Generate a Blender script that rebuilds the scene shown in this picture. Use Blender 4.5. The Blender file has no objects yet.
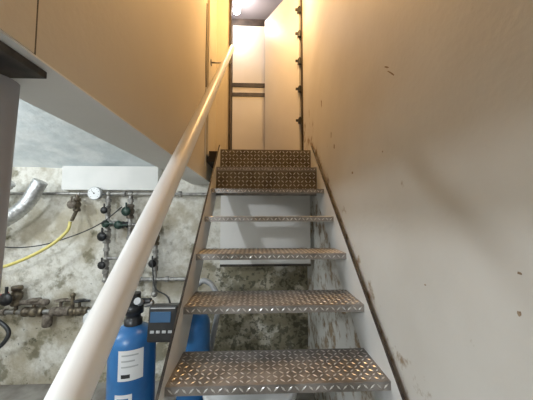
import bpy, math, random
from mathutils import Vector, Matrix, noise
random.seed(7)
D=bpy.data; C=bpy.context
scene=C.scene
try:
    scene.view_settings.view_transform='Standard'
    scene.view_settings.look='None'
except Exception as e: print(e)

# ---------------------------------------------------------------- materials
def mat(name, col, rough=.6, metal=0., col2=None, scale=6., bump=0., bscale=30., contrast=(.4,.6), emis=None, estr=0., detail=6, coat=0):
    m=D.materials.new(name); m.use_nodes=True
    nt=m.node_tree; N=nt.nodes; L=nt.links
    b=N['Principled BSDF']
    b.inputs['Base Color'].default_value=(*col,1); b.inputs['Roughness'].default_value=rough
    b.inputs['Metallic'].default_value=metal
    if coat: b.inputs['Coat Weight'].default_value=coat
    tc=N.new('ShaderNodeTexCoord')
    if col2 is not None:
        n=N.new('ShaderNodeTexNoise'); n.inputs['Scale'].default_value=scale; n.inputs['Detail'].default_value=detail
        r=N.new('ShaderNodeValToRGB'); r.color_ramp.elements[0].position=contrast[0]; r.color_ramp.elements[1].position=contrast[1]
        r.color_ramp.elements[0].color=(*col,1); r.color_ramp.elements[1].color=(*col2,1)
        L.new(tc.outputs['Object'],n.inputs['Vector']); L.new(n.outputs['Fac'],r.inputs['Fac']); L.new(r.outputs['Color'],b.inputs['Base Color'])
    if bump>0:
        n2=N.new('ShaderNodeTexNoise'); n2.inputs['Scale'].default_value=bscale; n2.inputs['Detail'].default_value=8
        bp=N.new('ShaderNodeBump'); bp.inputs['Strength'].default_value=bump; bp.inputs['Distance'].default_value=.02
        L.new(tc.outputs['Object'],n2.inputs['Vector']); L.new(n2.outputs['Fac'],bp.inputs['Height']); L.new(bp.outputs['Normal'],b.inputs['Normal'])
    if emis is not None:
        b.inputs['Emission Color'].default_value=(*emis,1); b.inputs['Emission Strength'].default_value=estr
    return m

def damp_wall_mat():
    m=D.materials.new('damp_plaster'); m.use_nodes=True
    nt=m.node_tree; N=nt.nodes; L=nt.links; b=N['Principled BSDF']; b.inputs['Roughness'].default_value=.9
    tc=N.new('ShaderNodeTexCoord')
    def nz(scale,detail=10,rough=.65,off=0.):
        mp=N.new('ShaderNodeMapping'); mp.inputs['Location'].default_value=(off,off*.7,off*1.3); L.new(tc.outputs['Object'],mp.inputs['Vector'])
        n=N.new('ShaderNodeTexNoise'); n.inputs['Scale'].default_value=scale; n.inputs['Detail'].default_value=detail
        n.inputs['Roughness'].default_value=rough
        L.new(mp.outputs['Vector'],n.inputs['Vector']); return n
    def math_(op,a,c=None,d=None,clamp=False):
        q=N.new('ShaderNodeMath'); q.operation=op; q.use_clamp=clamp
        for i,x in enumerate((a,c,d)):
            if x is None: continue
            if isinstance(x,(int,float)): q.inputs[i].default_value=x
            else: L.new(x,q.inputs[i])
        return q.outputs[0]
    def mrange(v,a,c,t0,t1):
        q=N.new('ShaderNodeMapRange'); q.interpolation_type='SMOOTHSTEP'
        q.inputs['From Min'].default_value=a; q.inputs['From Max'].default_value=c; q.inputs['To Min'].default_value=t0; q.inputs['To Max'].default_value=t1
        L.new(v,q.inputs['Value']); return q.outputs[0]
    def mix(f,a,c):
        q=N.new('ShaderNodeMix'); q.data_type='RGBA'; L.new(f,q.inputs['Factor'])
        for k,x in (('A',a),('B',c)):
            if isinstance(x,tuple): q.inputs[k].default_value=(*x,1)
            else: L.new(x,q.inputs[k])
        return q.outputs['Result']
    sep=N.new('ShaderNodeSeparateXYZ'); L.new(tc.outputs['Object'],sep.inputs[0])
    big=nz(2.3,6,.55,1.4); mid=nz(6.5,9,.6,3.1); fine=nz(24,9,.62,7.7)
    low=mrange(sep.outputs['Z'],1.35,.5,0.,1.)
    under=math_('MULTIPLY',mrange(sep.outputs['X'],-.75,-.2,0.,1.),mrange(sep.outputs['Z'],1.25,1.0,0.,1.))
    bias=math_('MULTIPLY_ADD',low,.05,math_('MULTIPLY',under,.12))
    c0=mix(mrange(fine.outputs['Fac'],.32,.60,0,1),(.60,.57,.495),(.78,.76,.70))
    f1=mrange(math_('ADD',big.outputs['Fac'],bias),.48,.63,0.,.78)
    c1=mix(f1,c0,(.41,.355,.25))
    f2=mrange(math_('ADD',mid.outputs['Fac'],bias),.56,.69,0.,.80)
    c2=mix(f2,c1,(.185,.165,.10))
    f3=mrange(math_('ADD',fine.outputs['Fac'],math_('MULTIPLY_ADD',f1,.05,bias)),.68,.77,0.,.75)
    c3=mix(f3,c2,(.07,.068,.042))
    L.new(c3,b.inputs['Base Color'])
    hs=math_('MULTIPLY_ADD',mid.outputs['Fac'],1.,math_('MULTIPLY',fine.outputs['Fac'],.3))
    bp=N.new('ShaderNodeBump'); bp.inputs['Strength'].default_value=.7; bp.inputs['Distance'].default_value=.03
    L.new(hs,bp.inputs['Height']); L.new(bp.outputs['Normal'],b.inputs['Normal'])
    return m

def painted_wall_mat():
    """off-white paint; flaking brown patches hug the stair line"""
    m=D.materials.new('painted_wall'); m.use_nodes=True
    nt=m.node_tree; N=nt.nodes; L=nt.links; b=N['Principled BSDF']; b.inputs['Roughness'].default_value=.55
    tc=N.new('ShaderNodeTexCoord'); sep=N.new('ShaderNodeSeparateXYZ'); L.new(tc.outputs['Object'],sep.inputs[0])
    my=N.new('ShaderNodeMath'); my.operation='MULTIPLY_ADD'; my.inputs[1].default_value=-.892; my.inputs[2].default_value=-.125
    L.new(sep.outputs['Y'],my.inputs[0])
    ad=N.new('ShaderNodeMath'); ad.operation='ADD'; L.new(sep.outputs['Z'],ad.inputs[0]); L.new(my.outputs[0],ad.inputs[1])
    mr=N.new('ShaderNodeMapRange'); mr.inputs['From Min'].default_value=.0; mr.inputs['From Max'].default_value=.22
    mr.inputs['To Min'].default_value=.18; mr.inputs['To Max'].default_value=0.; L.new(ad.outputs[0],mr.inputs['Value'])
    n=N.new('ShaderNodeTexNoise'); n.inputs['Scale'].default_value=11; n.inputs['Detail'].default_value=9; n.inputs['Roughness'].default_value=.65
    L.new(tc.outputs['Object'],n.inputs['Vector'])
    a2=N.new('ShaderNodeMath'); a2.operation='ADD'; L.new(n.outputs['Fac'],a2.inputs[0]); L.new(mr.outputs[0],a2.inputs[1])
    r=N.new('ShaderNodeValToRGB'); r.color_ramp.elements[0].position=.675; r.color_ramp.elements[1].position=.78
    r.color_ramp.elements[0].color=(0,0,0,1); r.color_ramp.elements[1].color=(1,1,1,1); L.new(a2.outputs[0],r.inputs['Fac'])
    n4=N.new('ShaderNodeTexNoise'); n4.inputs['Scale'].default_value=2.0; n4.inputs['Detail'].default_value=5
    L.new(tc.outputs['Object'],n4.inputs['Vector'])
    r4=N.new('ShaderNodeValToRGB'); r4.color_ramp.elements[0].color=(.59,.57,.53,1); r4.color_ramp.elements[1].color=(.67,.66,.63,1)
    r4.color_ramp.elements[0].position=.3; r4.color_ramp.elements[1].position=.65
    L.new(n4.outputs['Fac'],r4.inputs['Fac'])
    mx=N.new('ShaderNodeMix'); mx.data_type='RGBA'; L.new(r.outputs['Color'],mx.inputs['Factor'])
    L.new(r4.outputs['Color'],mx.inputs['A']); mx.inputs['B'].default_value=(.30,.22,.14,1)
    L.new(mx.outputs['Result'],b.inputs['Base Color'])
    n2=N.new('ShaderNodeTexNoise'); n2.inputs['Scale'].default_value=45; n2.inputs['Detail'].default_value=5
    L.new(tc.outputs['Object'],n2.inputs['Vector'])
    bp=N.new('ShaderNodeBump'); bp.inputs['Strength'].default_value=.10; bp.inputs['Distance'].default_value=.01
    L.new(n2.outputs['Fac'],bp.inputs['Height']); L.new(bp.outputs['Normal'],b.inputs['Normal'])
    return m

M_DAMP=damp_wall_mat(); M_WALL=painted_wall_mat()
M_WALLL=mat('cream_paint',(.59,.54,.45),.6,col2=(.64,.59,.50),scale=1.8,bump=.06,bscale=50,contrast=(.3,.7))
M_WHITE=mat('white_soffit',(.77,.76,.73),.6,col2=(.81,.80,.77),scale=2)
M_VAULT=mat('whitewash',(.68,.74,.76),.85,col2=(.84,.88,.89),scale=5,bump=.6,bscale=9)
M_PANEL=mat('white_board',(.70,.70,.68),.6,col2=(.78,.77,.75),scale=3,bump=.03)
M_FLOOR=mat('concrete_floor',(.22,.20,.18),.85,col2=(.34,.32,.29),scale=5,bump=.3)
M_PLATE=mat('checker_plate',(.24,.225,.21),.38,.6,col2=(.35,.33,.315),scale=14,bump=.1,bscale=90)
M_RISER=mat('riser_plate',(.13,.105,.075),.5,.4,col2=(.20,.165,.12),scale=12,bump=.1,bscale=90)
M_LUG=mat('checker_lug',(.68,.665,.65),.28,.6,col2=(.79,.78,.765),scale=40)
M_STRING=mat('stringer_paint',(.68,.68,.67),.45,.05,col2=(.74,.74,.73),scale=5)
M_DARK=mat('dark_steel_and_shadow',(.035,.03,.028),.6,.3,col2=(.09,.075,.06),scale=18)
M_RAIL=mat('rail_paint',(.84,.84,.83),.32,0,col2=(.87,.87,.86),scale=4)
M_COL=mat('grey_pvc',(.30,.30,.32),.45,0,col2=(.36,.36,.38),scale=3)
M_DOOR=mat('door_white',(.70,.69,.69),.4,col2=(.74,.73,.73),scale=2)
M_CAB=mat('cabinet_cream',(.68,.64,.58),.4,col2=(.72,.68,.63),scale=2)
M_WOOD=mat('dark_wood',(.03,.022,.018),.5,col2=(.06,.045,.035),scale=12)
M_BLACK=mat('black_plastic',(.015,.016,.018),.35,col2=(.03,.03,.032),scale=10)
M_BLUE=mat('blue_grp',(.02,.13,.36),.35,col2=(.03,.17,.43),scale=9,coat=.3)
M_LABEL=mat('label_paper',(.75,.76,.78),.5,col2=(.8,.8,.8),scale=5)
M_SCREEN=mat('lcd',(.03,.08,.16),.2,emis=(.10,.30,.6),estr=.10)
M_GALV=mat('galv_pipe',(.24,.23,.22),.45,.6,col2=(.42,.41,.39),scale=25)
M_BRASS=mat('brass',(.23,.19,.13),.45,.7,col2=(.11,.09,.07),scale=30)
M_RUST=mat('rusty_iron',(.13,.105,.085),.75,.3,col2=(.25,.215,.175),scale=35)
M_RED=mat('red_rubber',(.35,.03,.02),.5,col2=(.28,.03,.02),scale=9)
M_WPL=mat('white_plastic',(.74,.75,.76),.35,col2=(.79,.79,.79),scale=4)
M_YEL=mat('yellow_hose',(.66,.56,.16),.45,col2=(.74,.64,.22),scale=12)
M_FOIL=mat('foil_duct',(.50,.51,.52),.3,.8,col2=(.68,.69,.70),scale=40,bump=.4,bscale=60)
M_GREYH=mat('grey_hose',(.42,.43,.44),.5,col2=(.50,.51,.52),scale=10)
M_BULB=mat('bulb',(1,.95,.9),.3,emis=(1,.94,.88),estr=60)
M_CHIP=mat('bare_plaster',(.22,.15,.09),.9,col2=(.34,.26,.18),scale=60)
M_PINK=mat('upper_paint',(.42,.39,.43),.7,col2=(.45,.42,.46),scale=3)
M_GREEN=mat('dark_handle',(.02,.045,.035),.4,col2=(.03,.06,.045),scale=9)

# ---------------------------------------------------------------- builder
def frame(axis):
    a=Vector(axis).normalized(); t=Vector((0,0,1)) if abs(a.z)<.9 else Vector((0,1,0))
    u=t.cross(a).normalized(); v=a.cross(u); return u,v,a
class B:
    def __init__(s): s.v=[]; s.f=[]; s.mi=[]; s.sm=[]; s.mats=[]
    def m(s,mt):
        if mt not in s.mats: s.mats.append(mt)
        return s.mats.index(mt)
    def add(s,vs,fs,mt,smooth=False):
        o=len(s.v); s.v+= [tuple(x) for x in vs]; k=s.m(mt)
        for f in fs: s.f.append([i+o for i in f]); s.mi.append(k); s.sm.append(smooth)
    def box(s,a,b,mt,rot=None,about=None):
        x0,y0,z0=[min(a[i],b[i]) for i in range(3)]; x1,y1,z1=[max(a[i],b[i]) for i in range(3)]
        vs=[Vector(p) for p in [(x0,y0,z0),(x1,y0,z0),(x1,y1,z0),(x0,y1,z0),(x0,y0,z1),(x1,y0,z1),(x1,y1,z1),(x0,y1,z1)]]
        if rot is not None:
            c=Vector(about) if about else Vector(((x0+x1)/2,(y0+y1)/2,(z0+z1)/2))
            vs=[c+rot@(p-c) for p in vs]
        s.add(vs,[(0,3,2,1),(4,5,6,7),(0,1,5,4),(1,2,6,5),(2,3,7,6),(3,0,4,7)],mt)
    def prism(s,poly,ax,t0,t1,mt):
        n=len(poly)
        def P(t,p): return {0:(t,p[0],p[1]),1:(p[0],t,p[1]),2:(p[0],p[1],t)}[ax]
        vs=[P(t0,p) for p in poly]+[P(t1,p) for p in poly]
        fs=[list(range(n))[::-1],list(range(n,2*n))]+[(i,(i+1)%n,n+(i+1)%n,n+i) for i in range(n)]
        s.add(vs,fs,mt)
    def lathe(s,prof,o,axis,mt,seg=28,smooth=True,caps=True):
        u,v,a=frame(axis); o=Vector(o); vs=[]; fs=[]
        for r,h in prof:
            for i in range(seg):
                t=2*math.pi*i/seg; vs.append(o+a*h+(u*math.cos(t)+v*math.sin(t))*r)
        for j in range(len(prof)-1):
            for i in range(seg):
                k=(i+1)%seg; fs.append((j*seg+i,j*seg+k,(j+1)*seg+k,(j+1)*seg+i))
        s.add(vs,fs,mt,smooth)
        if caps:
            n=len(prof)
            s.add(vs[:seg],[list(range(seg))[::-1]],mt); s.add(vs[(n-1)*seg:],[list(range(seg))],mt)
    def cyl(s,p,q,r,mt,seg=20,r2=None):
        p=Vector(p); q=Vector(q); s.lathe([(r,0),(r if r2 is None else r2,(q-p).length)],p,q-p,mt,seg)
    def tube(s,pts,r,mt,seg=12,rf=None,caps=True):
        pts=[Vector(p) for p in pts]; n=len(pts); vs=[]; fs=[]
        t=(pts[1]-pts[0]).normalized(); u,v,_=frame(t)
        for i,p in enumerate(pts):
            tt=(pts[min(i+1,n-1)]-pts[max(i-1,0)]).normalized()
            u=(u-tt*u.dot(tt)).normalized(); v=tt.cross(u)
            rr=r if rf is None else rf(i)
            for k in range(seg):
                a=2*math.pi*k/seg; vs.append(p+(u*math.cos(a)+v*math.sin(a))*rr)
        for i in range(n-1):
            for k in range(seg):
                l=(k+1)%seg; fs.append((i*seg+k,i*seg+l,(i+1)*seg+l,(i+1)*seg+k))
        s.add(vs,fs,mt,True)
        if caps: s.add(vs[:seg],[list(range(seg))[::-1]],mt); s.add(vs[-seg:],[list(range(seg))],mt)
    def obj(s,name,parent=None,bevel=0):
        me=D.meshes.new(name); me.from_pydata(s.v,[],s.f)
        for mt in s.mats: me.materials.append(mt)
        me.polygons.foreach_set('material_index',s.mi); me.polygons.foreach_set('use_smooth',s.sm); me.update()
        o=D.objects.new(name,me); C.collection.objects.link(o)
        if parent: o.parent=parent
        if bevel:
            md=o.modifiers.new('Bevel','BEVEL'); md.width=bevel; md.segments=2; md.limit_method='ANGLE'; md.angle_limit=math.radians(50)
        return o
def empty(name,loc=(0,0,0)):
    e=D.objects.new(name,None); e.empty_display_size=.1; C.collection.objects.link(e); return e
def cr(pts,n=10):
    P=[Vector(p) for p in pts]; P=[P[0]*2-P[1]]+P+[P[-1]*2-P[-2]]; out=[]
    for i in range(1,len(P)-2):
        for k in range(n):
            t=k/n; a,b,c,d=P[i-1],P[i],P[i+1],P[i+2]
            out.append(.5*((2*b)+(c-a)*t+(2*a-5*b+4*c-d)*t*t+(3*b-3*c+d-a)*t**3))
    out.append(P[-2]); return out

# ---------------------------------------------------------------- key dimensions (metres)
H=.187; R=.2096; Z0=1.5-3.02*H; Y0=4.33*R
XL,XR=-.300,.462
WR=.492
WL=-.42; WL2=-.606; ZB=1.805
ZT=4.62
def nos(y): return .1255+.892*y
ZLAND=Z0+6*H; YLAND=Y0+6*R
YD=2.66; YB=2.5

# ---------------------------------------------------------------- room shell
b=B(); b.box((-3.6,-2.2,-.1),(.6,2.6,0),M_FLOOR); b.obj('floor')
b=B(); b.box((WR,-2.2,0),(WR+.15,YD+1.6,ZT),M_WALL)
def chip(y,z,ry,rz,seed,rot=0):
    rnd=random.Random(seed); vs=[];n=11
    for i in range(n):
        t=2*math.pi*i/n; k=.65+.5*rnd.random(); a=math.cos(t)*ry*k; c=math.sin(t)*rz*k
        vs.append((WR-.0006,y+a*math.cos(rot)-c*math.sin(rot),z+a*math.sin(rot)+c*math.cos(rot)))
    b.add(vs,[list(range(n))],M_CHIP)
chip(.473,1.393,.005,.003,1); chip(.478,1.318,.004,.006,2); chip(.9,2.02,.04,.003,3,.75); chip(.93,2.06,.025,.003,13,.6)
chip(1.6,1.94,.012,.02,4); chip(1.66,2.03,.008,.02,5); chip(1.9,2.35,.012,.035,6); chip(1.3,1.72,.014,.008,7)
chip(.98,1.75,.004,.004,8); chip(.75,1.3,.005,.003,9); chip(.6,.98,.015,.004,11,.8)
chip(2.35,2.45,.008,.05,21); chip(2.2,2.3,.01,.03,22)
b.obj('wall_right')
b=B(); b.box((WL2,-2.2,ZB),(WL,YD,ZT),M_WALLL)
b.box((WL,-2.2,ZB),(WL+.003,.488,ZT),M_WALLL); b.box((WL,.488,ZB),(WL+.001,.494,ZT),M_DARK)
b.box((WL,2.14,ZB+.2),(WL+.02,2.20,ZT),M_WALLL)
b.box((WL2-.003,-2.2,ZB-.004),(WL+.001,YD,ZB),M_WHITE)
b.obj('wall_left',bevel=.002)
b=B(); b.box((-3.6,-2.2,0),(-3.5,2.6,2.6),M_DAMP); b.obj('wall_cellar_side')
b=B(); b.box((-3.5,YB,0),(WR,YB+.12,2.05),M_DAMP)
b.obj('wall_back')
b=B(); b.box((-3.6,-2.3,0),(.6,-2.2,ZT),M_WALLL); b.obj('wall_behind')
vault=empty('ceiling_vault')
b=B(); vs=[];fs=[];ny=30;nx=24
for i in range(ny+1):
    y=YB-(YB+2.2)*i/ny; t=(i/ny)*math.pi
    for j in range(nx+1):
        x=-3.5+(3.5+WL2)*j/nx
        z=1.955+.46*math.sin(t)**.9
        vs.append((x,y,z+.025*noise.noise(Vector((x*2,y*2,0)))))
for i in range(ny):
    for j in range(nx):
        a=i*(nx+1)+j; fs.append((a,a+1,a+nx+2,a+nx+1))
b.add(vs,fs,M_VAULT,True); b.obj('vault_shell',vault)
b=B(); b.box((WL2,YLAND+.03,ZLAND-.1),(WR,2.62,ZLAND-.008),M_WOOD); b.box((-1.6,2.64,ZLAND-.1),(1.6,4.1,ZLAND),M_WOOD); b.obj('floor_upper')
b=B(); b.box((-3.6,-2.3,ZT),(1.7,4.2,ZT+.1),M_WALLL); b.box((-1.5,YD+.1,4.50),(1.5,4.0,4.54),M_PINK); b.obj('ceiling')
b=B(); b.box((-1.6,YD,ZLAND),(-.286,YD+.10,ZT),M_WALLL); b.box((-.286,YD,4.09),(WR,YD+.10,ZT),M_WALLL)
b.obj('wall_door')
b=B(); b.box((-1.6,4.0,ZLAND),(1.6,4.1,ZT),M_PINK); b.box((1.5,YD+1.6,ZLAND),(1.6,4.0,ZT),M_PINK); b.box((-1.6,YD+.1,ZLAND),(-1.5,4.0,ZT),M_PINK)
b.obj('wall_corridor')
b=B(); b.box((-.288,YD-.012,ZLAND),(-.270,YD+.11,4.09),M_WOOD); b.box((.478,YD-.012,ZLAND),(.4915,YD+.11,4.09),M_WOOD); b.box((-.270,YD-.012,4.075),(.478,YD+.11,4.09),M_WOOD)
b.obj('trim_1')
b=B(); b.box((XL+.004,2.19,1.10),(XR-.004,2.205,1.95),M_PANEL); b.box((XL+.004,2.18,1.082),(XR-.004,2.21,1.10),M_DARK); b.obj('under_stair_panel')
b=B(); b.box((-1.76,2.41,1.735),(-.90,2.497,1.955),M_PANEL); b.obj('wall_boxing',bevel=.004)

# ---------------------------------------------------------------- open door leaf
door=empty('door_1')
h0=Vector((.474,YD+.03,0)); e0=Vector((.125,3.27,0)); dv=(e0-h0); wd=dv.length; dv.normalize(); nv=Vector((dv.y,-dv.x,0))
def leafpt(a,n,z): return h0+dv*a+nv*n+Vector((0,0,z))
b=B()
def lbox(a0,a1,n0,n1,z0,z1,mt):
    vs=[leafpt(a,n,z) for z in (z0,z1) for a,n in ((a0,n0),(a1,n0),(a1,n1),(a0,n1))]
    b.add(vs,[(0,3,2,1),(4,5,6,7),(0,1,5,4),(1,2,6,5),(2,3,7,6),(3,0,4,7)],mt)
lbox(0,wd,-.02,.02,ZLAND+.01,4.05,M_DOOR)
b.obj('door_leaf',door,.003)
b=B()
for z in (2.50,2.84,3.147,3.45,3.72): 
    b.cyl((.460,YD-.004,z-.034),(.460,YD-.004,z+.034),.012,M_BLACK); b.box((.442,YD-.012,z-.024),(.476,YD+.03,z+.024),M_BLACK)
    b.box((.415,YD-.010,z-.011),(.455,YD+.006,z+.011),M_BLACK)
b.obj('hinges',door)

cab=empty('built_in_cupboard')
b=B(); b.box((-.9,3.72,ZLAND),(1.4,3.995,4.32),M_CAB); b.box((-.9,3.70,4.32),(1.4,3.995,4.42),M_WOOD); b.obj('carcass',cab)
b=B()
for x in (-.9,-.36,.14,.64):
    b.box((x+.012,3.695,ZLAND+.05),(x+.488,3.72,3.24),M_CAB); b.box((x+.012,3.695,3.43),(x+.488,3.72,4.31),M_CAB)
    b.box((x+.012,3.699,3.285),(x+.488,3.72,3.385),M_CAB)
b.obj('door_panels',cab,.004)
b=B(); b.box((-.9,3.68,3.375),(1.4,3.72,3.43),M_WOOD); b.box((-.9,3.68,3.235),(1.4,3.72,3.285),M_WOOD)
for x in (-.36,.14,.64): b.box((x-.012,3.70,ZLAND),(x+.012,3.725,4.32),M_WOOD)
b.obj('dark_rails',cab)

lx,ly,lz=-.275,3.45,4.50
b=B(); b.lathe([(.001,0),(.05,0),(.05,-.015),(.014,-.03),(.014,-.10),(.03,-.11)],(lx,ly,lz),(0,0,1),M_WPL)
b.lathe([(.026,-.11),(.045,-.135),(.05,-.16),(.04,-.19),(.001,-.205)],(lx,ly,lz),(0,0,1),M_BULB)
b.obj('ceiling_lamp')

# ---------------------------------------------------------------- staircase
st=empty('staircase')
def lug(b,c,u,v,n,ang,L=.0115,W=.0034,h=.0016):
    a=u*math.cos(ang)+v*math.sin(ang); w=-u*math.sin(ang)+v*math.cos(ang)
    vs=[c+a*L,c+w*W,c-a*L,c-w*W,c+a*L*.45+n*h,c-a*L*.45+n*h]
    b.add(vs,[(0,1,4),(1,5,4),(1,2,5),(2,3,5),(3,4,5),(3,0,4)],M_LUG)
def lugs(b,o,u,v,n,wu,wv,p=.0235,k=1.):
    o=o+n*.0002
    nu=int(wu/p); nvv=int(round(wv/p)); su=(wu-(nu-1)*p)/2; sv=(wv-(nvv-1)*p)/2 if nvv>0 else 0
    for i in range(nu):
        for j in range(nvv):
            lug(b,o+u*(su+i*p)+v*(sv+j*p),u,v,n,math.radians(45 if (i+j)%2 else -45),.0115*k,.0034*k)
X=Vector((1,0,0));Y=Vector((0,1,0));Z=Vector((0,0,1))
TD=.225; LIP=.030; th=.005
for n in range(-4,6):
    z=Z0+n*H; y=Y0+n*R; b=B()
    b.prism([(y,z),(y,z-LIP),(y+th,z-LIP),(y+th,z-th),(y+TD-th,z-th),(y+TD-th,z-LIP),(y+TD,z-LIP),(y+TD,z)],0,XL,XR,M_PLATE)
    lugs(b,Vector((XL,y+.006,z)),X,Y,Z,XR-XL,TD-.01)
    lugs(b,Vector((XL,y,z-LIP)),X,Z,-Y,XR-XL,LIP)
    b.obj('tread_%d'%(n+5),st)
b=B()
b.box((XL,Y0+5*R+.002,Z0+4*H),(XR,Y0+5*R+.007,Z0+5*H-LIP),M_RISER)
lugs(b,Vector((XL,Y0+5*R+.002,Z0+4*H+.004)),X,Z,-Y,XR-XL,H-LIP-.008,.030,1.25)
b.box((XL,YLAND,Z0+5*H),(XR,YLAND+th,ZLAND),M_RISER)
lugs(b,Vector((XL,YLAND,Z0+5*H+.004)),X,Z,-Y,XR-XL,H-.008,.030,1.25)
b.box((XL,YLAND+th,ZLAND-.006),(XR,2.6,ZLAND),M_PLATE)
b.obj('top_risers',st)
def stringer(x0,x1,name):
    b=B(); yb=YLAND+.004; up=.047; dn=.24
    poly=[((0-(.1255-dn))/.892,0.0),(yb,nos(yb)-dn),(yb,nos(yb)+up-.02),(yb-.02,nos(yb-.02)+up),((0-(.1255+up))/.892,0.0)]
    b.prism(poly,0,x0,x1,M_STRING)
    e=[(poly[4][0]+.02,nos(poly[4][0]+.02)+up),(yb-.02,nos(yb-.02)+up),(yb-.02,nos(yb-.02)+up+.002),(poly[4][0]+.02,nos(poly[4][0]+.02)+up+.002)]
    b.prism(e,0,x0,x1,M_DARK)  # dark strip paints in the black shadow line along the stringer top
    b.obj(name,st)
stringer(XL-.010,XL,'stringer_1'); stringer(XR,XR+.010,'stringer_2')
b=B()
for n in range(-4,6):
    z=Z0+n*H;y=Y0+n*R
    for yy in (y+.06,y+.165):
        b.lathe([(.009,0),(.009,.006)],(XL-.010,yy,z-.02),(-1,0,0),M_GALV,6,False)
b.obj('bolts',st)

# ---------------------------------------------------------------- handrail
hr=empty('handrail'); rx=-.237
def rz(y): return .953+.892*y
ytop=2.44; rr_=.0255
b=B()
P=[Vector((rx,-.35+ (ytop+.35)*i/30, rz(-.35+(ytop+.35)*i/30))) for i in range(31)]
b.tube(P,rr_,M_RAIL,28); b.lathe([(rr_,0),(.022,.010),(.012,.016),(.001,.018)],P[-1],P[-1]-P[-2],M_RAIL,28)
b.obj('rail_tube',hr)
b=B(); b.cyl((rx,-.3,0),(rx,-.3,rz(-.3)-.02),.02,M_RAIL); b.lathe([(.06,0),(.06,.008)],(rx,-.3,0),(0,0,1),M_RAIL)
b.obj('post',hr)
b=B(); b.cyl((rx,2.30,rz(2.30)-.02),(rx,2.34,rz(2.30)-.09),.007,M_GALV); b.cyl((rx,2.34,rz(2.30)-.09),(WL+.001,2.34,rz(2.30)-.09),.007,M_GALV); b.lathe([(.03,0),(.03,.006)],(WL+.001,2.34,rz(2.30)-.09),(1,0,0),M_GALV)
b.obj('bracket',hr)

# ---------------------------------------------------------------- column & beam
col=empty('support_column')
b=B(); b.cyl((-.625,.555,0),(-.553,.545,ZB-.020),.047,M_COL,40); b.obj('shaft',col)
b=B(); b.box((-.62,-2.19,ZB-.020),(-.437,.545,ZB-.005),M_DARK);b.obj('head_plate',col,.002)

# ---------------------------------------------------------------- softener tanks
def tank(name,x,y,r,top,label=False):
    e=empty(name); b=B()
    prof=[(r*.9,0),(r*.96,.015),(r*.96,.05),(r,.06),(r,top-.13)]
    for i in range(1,9):
        t=i/8*math.pi/2; prof.append((max(r*math.cos(t),.045),top-.13+.10*math.sin(t)))
    b.lathe(prof,(x,y,0),(0,0,1),M_BLUE,40); b.obj('vessel',e)
    b=B(); b.lathe([(.05,0),(.05,.03),(.04,.035),(.04,.06),(.055,.065),(.055,.11),(.03,.12)],(x,y,top-.035),(0,0,1),M_BLACK); b.obj('neck_valve',e)
    if label:
        b=B(); 
        def patch(a0,a1,z0,z1,off,mt):
            n=10; vs=[]
            for k in range(n+1):
                a=math.radians(a0+(a1-a0)*k/n)
                for z in (z0,z1): vs.append((x+(r+off)*math.sin(a),y-(r+off)*math.cos(a),z))
            b.add(vs,[(2*k,2*k+2,2*k+3,2*k+1) for k in range(n)],mt,True)
        patch(-8,50,top-.29,top-.13,.001,M_LABEL)
        for k in range(3): patch(0,38-8*(k%2),top-.16-.03*k,top-.152-.03*k,.0016,M_GREYH)
        patch(0,20,top-.275,top-.255,.0016,M_BLACK)
        patch(-14,26,top-.47,top-.36,.001,M_LABEL)
        patch(-8,18,top-.40,top-.38,.0016,M_BLUE)
        b.obj('label',e)
    return e
t1=tank('water_softener_tank',-.728,1.62,.128,.895,True)
t2=tank('water_softener_tank',-.425,1.76,.125,.92,False)
b=B(); x=-.728
b.cyl((x-.13,1.62,.99),(x+.10,1.62,.99),.018,M_BLACK); b.cyl((x,1.62,.95),(x,1.62,1.04),.038,M_BLACK)
b.cyl((x-.065,1.62,.99),(x-.065,1.62,1.13),.014,M_GREYH); b.lathe([(.02,0),(.026,.01),(.026,.06),(.02,.07)],(x-.035,1.59,1.0),(0,-.3,1),M_WPL)
b.cyl((x+.045,1.60,.99),(x+.045,1.56,1.01),.02,M_GREYH); b.lathe([(.016,0),(.016,.05)],(x+.065,1.62,.97),(1,0,.2),M_GALV)
b.obj('valve_head',t1)
rt=Matrix.Rotation(math.radians(-8),3,'X'); dx=.045
ca=(-.56+dx,1.53,.90)
b=B(); b.box((-.64+dx,1.49,.805),(-.48+dx,1.58,.995),M_BLACK,rt,ca); b.box((-.60+dx,1.57,.86),(-.48+dx,1.72,.95),M_BLACK); b.obj('control_head',t2,.012)
b=B(); b.box((-.625+dx,1.484,.91),(-.515+dx,1.492,.965),M_SCREEN,rt,ca)
b.box((-.627+dx,1.486,.98),(-.493+dx,1.492,.985),M_GREYH,rt,ca)
for k in range(4): b.box((-.62+dx+.032*k,1.484,.855),(-.60+dx+.032*k,1.492,.868),M_GREYH,rt,ca)
b.obj('display',t2)
b=B(); path=cr([(-.43,1.94,1.0),(-.38,1.94,1.03),(-.31,1.93,.99),(-.27,1.93,.86),(-.31,1.94,.62),(-.36,1.95,.3),(-.36,1.95,.02)],30)
b.tube(path,.02,M_GREYH,14,rf=lambda i:.0185+.003*(i%3==0)); b.obj('corrugated_hose')
b=B(); zz=.055
b.lathe([(.22,0),(.24,.03),(.25,.46+zz),(.265,.465+zz),(.267,.495+zz),(.258,.505+zz),(.25,.50+zz),(.235,.502+zz),(.20,.512+zz),(.05,.516+zz),(.001,.516+zz)],(-.03,1.55,0),(0,0,1),M_WPL,56)
b.lathe([(.04,.516+zz),(.04,.53+zz),(.03,.535+zz)],(-.03,1.55,0),(0,0,1),M_WPL)
b.obj('brine_tank')

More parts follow.
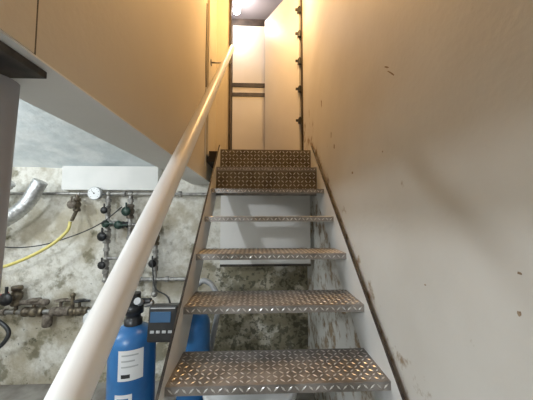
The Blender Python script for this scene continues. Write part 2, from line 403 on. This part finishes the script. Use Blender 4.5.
# ---------------------------------------------------------------- pipework
yp=2.42
def W(px,pz,y=yp): return Vector((px,y,pz))
pw=empty('water_pipes')
def elbow(b,p,r,mt): b.lathe([(r*math.sin(t*math.pi/8)+.0005,-r*math.cos(t*math.pi/8)) for t in range(9)],p,(0,0,1),mt,16)
def run(b,pts,r=.017,mt=M_GALV):
    for a,c in zip(pts,pts[1:]): b.cyl(a,c,r,mt,16)
    for p in pts: elbow(b,p,r*1.45,mt)
def collar(b,p,axis,r=.026,mt=M_GALV): b.lathe([(r,-.014),(r,.014)],p,axis,mt,8,False)
def valve(b,p,axis,mt,hm,s=1.,hd=(0,-1,0)):
    a=Vector(axis).normalized(); p=Vector(p); hd=Vector(hd)
    b.lathe([(.022*s,-.05*s),(.025*s,-.045*s),(.025*s,-.028*s),(.017*s,-.026*s),(.026*s,-.01*s),(.027*s,.01*s),(.017*s,.026*s),(.025*s,.028*s),(.025*s,.045*s),(.022*s,.05*s)],p,a,mt,12)
    b.cyl(p,p+hd*.055*s,.008*s,mt); c=p+hd*.055*s
    b.lathe([(.006*s,0),(.03*s,.002),(.032*s,.008*s),(.006*s,.012*s)],c,hd,hm,12)
    b.cyl(c+hd*.006,c+hd*.006+a*.06*s,.007*s,hm,8)
x1,x2,x3=-1.345,-1.145,-.91
b=B()
run(b,[W(-2.45,1.70),W(-.42,1.70)],.014,M_GALV)
run(b,[W(x1,1.70),W(x1,1.35),W(x1,.93)],.019)
run(b,[W(x2,1.70),W(x2,1.42),W(x2,1.30)],.019,M_GALV)
run(b,[W(x1,.93),W(-.62,.93)],.018)
run(b,[W(x3,1.48),W(x3,.93),W(x3,.80)],.019)
run(b,[W(x2,1.42),W(x3,1.42)],.014,M_GALV)
run(b,[W(x1,1.12),W(x2+.05,1.12)],.014)
run(b,[W(-1.06,.93),W(-1.06,1.12),W(x2+.05,1.12)],.014)
for p in (W(x1,1.64),W(x1,1.45),W(x1,1.2),W(x1,1.0),W(x2,1.64),W(x3,1.38),W(x3,1.18),W(x3,1.02)): collar(b,p,(0,0,1),.028)
for p in (W(-1.05,1.42),W(-1.2,.93),W(-.8,.93),W(-1.2,1.70),W(-.7,1.70)): collar(b,p,(1,0,0),.028)
b.obj('risers',pw)
b=B()
valve(b,W(x1,1.32),(0,0,1),M_GALV,M_BLACK,1.3); valve(b,W(x2,1.54),(0,0,1),M_RUST,M_GREEN,1.3); valve(b,W(x3,1.3),(0,0,1),M_BRASS,M_BLACK,1.3)
valve(b,W(x1,1.55),(0,0,1),M_GALV,M_BLACK,1.0); valve(b,W(x1,1.07),(0,0,1),M_GALV,M_BLACK,1.1); valve(b,W(-1.08,.93),(1,0,0),M_GALV,M_BLACK,1)
valve(b,W(-1.21,1.42),(1,0,0),M_BLACK,M_GREEN,1.2); valve(b,W(x1+.02,1.43),(1,0,0),M_GALV,M_GREEN,1.1)
valve(b,W(-1.18,1.12),(1,0,0),M_BRASS,M_GREEN,1.0); valve(b,W(x3,1.08),(0,0,1),M_GALV,M_BLACK,1.1); valve(b,W(-1.03,1.42),(1,0,0),M_GALV,M_BLACK,1.0)
b.obj('valves',pw)
b=B(); run(b,[W(-2.5,.66),W(-1.42,.66)],.020,M_GALV); run(b,[W(-2.1,.66),W(-2.1,.82)],.015,M_BRASS); run(b,[W(-1.62,.66),W(-1.62,.80)],.015,M_BRASS)
run(b,[W(-2.3,.74),W(-1.85,.74)],.02,M_RUST)
valve(b,W(-1.95,.66),(1,0,0),M_BRASS,M_RUST,1.7,(0,0,1)); valve(b,W(-1.72,.66),(1,0,0),M_RUST,M_RUST,1.6,(0,0,1)); valve(b,W(-2.1,.80),(0,0,1),M_BRASS,M_BLACK,1.7); valve(b,W(-1.56,.66),(1,0,0),M_BRASS,M_BLACK,1.5,(0,0,1))
b.lathe([(.03,0),(.038,.01),(.038,.10),(.03,.11)],W(-1.83,.53),(0,0,1),M_RUST)
for x in (-2.2,-2.0,-1.66): collar(b,W(x,.66),(1,0,0),.03,M_RUST)
b.obj('manifold',pw)
b=B(); b.lathe([(.02,0),(.042,.01),(.045,.13)],W(-1.44,.46,2.38),(0,0,1),M_GREYH,28); b.lathe([(.052,.13),(.052,.17),(.04,.19),(.02,.20),(.02,.22)],W(-1.44,.46,2.38),(0,0,1),M_WPL,28)
b.obj('sediment_filter',pw)
b=B()
for x in (-2.0,-1.6,-.75):
    b.cyl((x,YB-.002,1.70),(x,yp,1.70),.006,M_GALV); b.lathe([(.02,-.008),(.02,.008)],(x,yp,1.70),(1,0,0),M_GALV)
b.obj('brackets',pw)
gx=-1.435; gy=yp-.03; gz=1.70
b=B(); b.cyl((gx,yp,1.70),(gx,yp-.03,1.70),.01,M_GALV); b.lathe([(.05,0),(.060,.004),(.060,.03),(.054,.034)],(gx,gy,gz),(0,-1,0),M_GREYH,32)
b.lathe([(.053,.030),(.053,.0345)],(gx,gy,gz),(0,-1,0),M_WPL,32)
for k in range(9):
    a=math.radians(-135+k*270/8); dr=Vector((math.sin(a),0,math.cos(a))); c0=Vector((gx,gy-.0352,gz)); b.cyl(c0+dr*.038,c0+dr*.047,.0012,M_BLACK,6)
b.cyl((gx,gy-.036,gz),(gx-.025,gy-.036,gz+.025),.0016,M_BLACK,6); b.cyl((gx,gy-.034,gz),(gx,gy-.038,gz),.006,M_BLACK,10)
b.obj('pressure_gauge',pw)
b=B(); b.cyl(W(-1.62,1.70),W(-1.62,1.60),.014,M_BRASS); valve(b,W(-1.62,1.60),(0,0,1),M_BRASS,M_RUST,1.2); b.cyl(W(-1.62,1.55),W(-1.62,1.46,2.36),.015,M_BRASS)
b.obj('brass_tap',pw)
b=B(); b.tube(cr([(-2.11,2.36,.84),(-2.2,2.28,.80),(-2.3,2.22,.68),(-2.45,2.2,.60),(-2.7,2.2,.58)],12),.013,M_RED,10); b.obj('supply_hose',pw)
b=B(); b.tube(cr([(-1.62,2.345,1.45),(-1.64,2.33,1.36),(-1.76,2.3,1.24),(-1.98,2.28,1.12),(-2.2,2.27,1.06),(-2.6,2.25,1.04),(-3.0,2.2,1.2)],12),.013,M_YEL); b.obj('garden_hose')
def duct(name,pts,r):
    b=B(); p=cr(pts,22); b.tube(p,r,M_FOIL,24,rf=lambda i:r*(1+.06*(1 if i%2 else -1))); b.obj(name)
duct('flexible_duct',[(-3.3,1.9,1.0),(-2.75,2.1,1.17),(-2.3,2.26,1.36),(-2.0,2.30,1.56),(-1.86,2.31,1.80)],.055)
duct('flexible_duct',[(-3.3,1.9,1.3),(-2.75,2.1,1.42),(-2.35,2.26,1.56),(-2.12,2.31,1.80)],.055)
b=B(); b.tube(cr([(-2.6,2.33,1.36),(-2.2,2.34,1.24),(-1.9,2.36,1.24),(-1.6,2.38,1.33),(-1.35,2.34,1.44),(-1.18,2.34,1.58)],12),.005,M_BLACK,8)
b.tube(cr([(-.91,2.35,1.15),(-.88,2.3,.99),(-.78,2.1,.93),(-.63,1.95,.9),(-.60,1.93,.7),(-.60,1.93,.4),(-.60,1.93,.0)],12),.006,M_BLACK,8)
b.tube(cr([(-2.4,2.33,.70),(-2.12,2.28,.64),(-2.0,2.25,.54),(-2.12,2.22,.42),(-2.5,2.25,.44)],12),.016,M_BLACK,10)  # black water hose loop, kept in the same mesh as the cables
b.obj('cables_and_hose',pw)
b=B(); b.tube([(WL+.006,2.10,ZB+.1),(WL+.006,2.10,ZLAND+.5)],.005,M_WPL,8); b.tube(cr([(WL+.006,2.10,ZLAND+.5),(WL+.012,2.05,ZLAND+.7),(WL+.01,2.07,ZLAND+1.2)],8),.004,M_BLACK,8); b.obj('wall_cable')

# ---------------------------------------------------------------- lamps
def pt(name,loc,power,col,r=.05):
    l=D.lights.new(name,'POINT'); l.energy=power; l.color=col; l.shadow_soft_size=r
    o=D.objects.new(name,l); o.location=loc; C.collection.objects.link(o); return o
pt('lamp_corridor',(lx,ly-.1,4.22),10,(1,.92,.85),.06)
pt('lamp_stairwell',(.14,2.15,3.76),50,(1,.59,.23),.07)
pt('lamp_cellar',(-1.35,-.75,2.0),78,(.91,.96,1),.05)
pt('fill_cellar_rear',(-2.3,1.2,2.0),35,(.88,.96,1),.10)  # unseen fill added to brighten the rear of the vault
pt('fill_behind_camera',(-.1,-1.2,3.6),2,(1,.72,.42),.15)  # weak fill added behind the camera for the stairwell walls
b=B()
for x,y in ((-1.35,-.75),(-2.3,1.2)): b.lathe([(.012,.0),(.012,.28),(.07,.29),(.07,.40)],(x,y,2.08),(0,0,1),M_WPL)  # second body is made up to go with the added rear fill
b.obj('lamp_bodies',vault)

w=D.worlds.new('World'); scene.world=w; w.use_nodes=True
w.node_tree.nodes['Background'].inputs[0].default_value=(.5,.5,.5,1); w.node_tree.nodes['Background'].inputs[1].default_value=.05

# ---------------------------------------------------------------- camera
cd=D.cameras.new('Camera'); cd.sensor_width=36; cd.lens=260*36/533; cd.clip_start=.02
co=D.objects.new('Camera',cd); co.location=(0,0,1.5); co.rotation_euler=(math.radians(93.5),0,math.radians(-2.3)); C.collection.objects.link(co); scene.camera=co
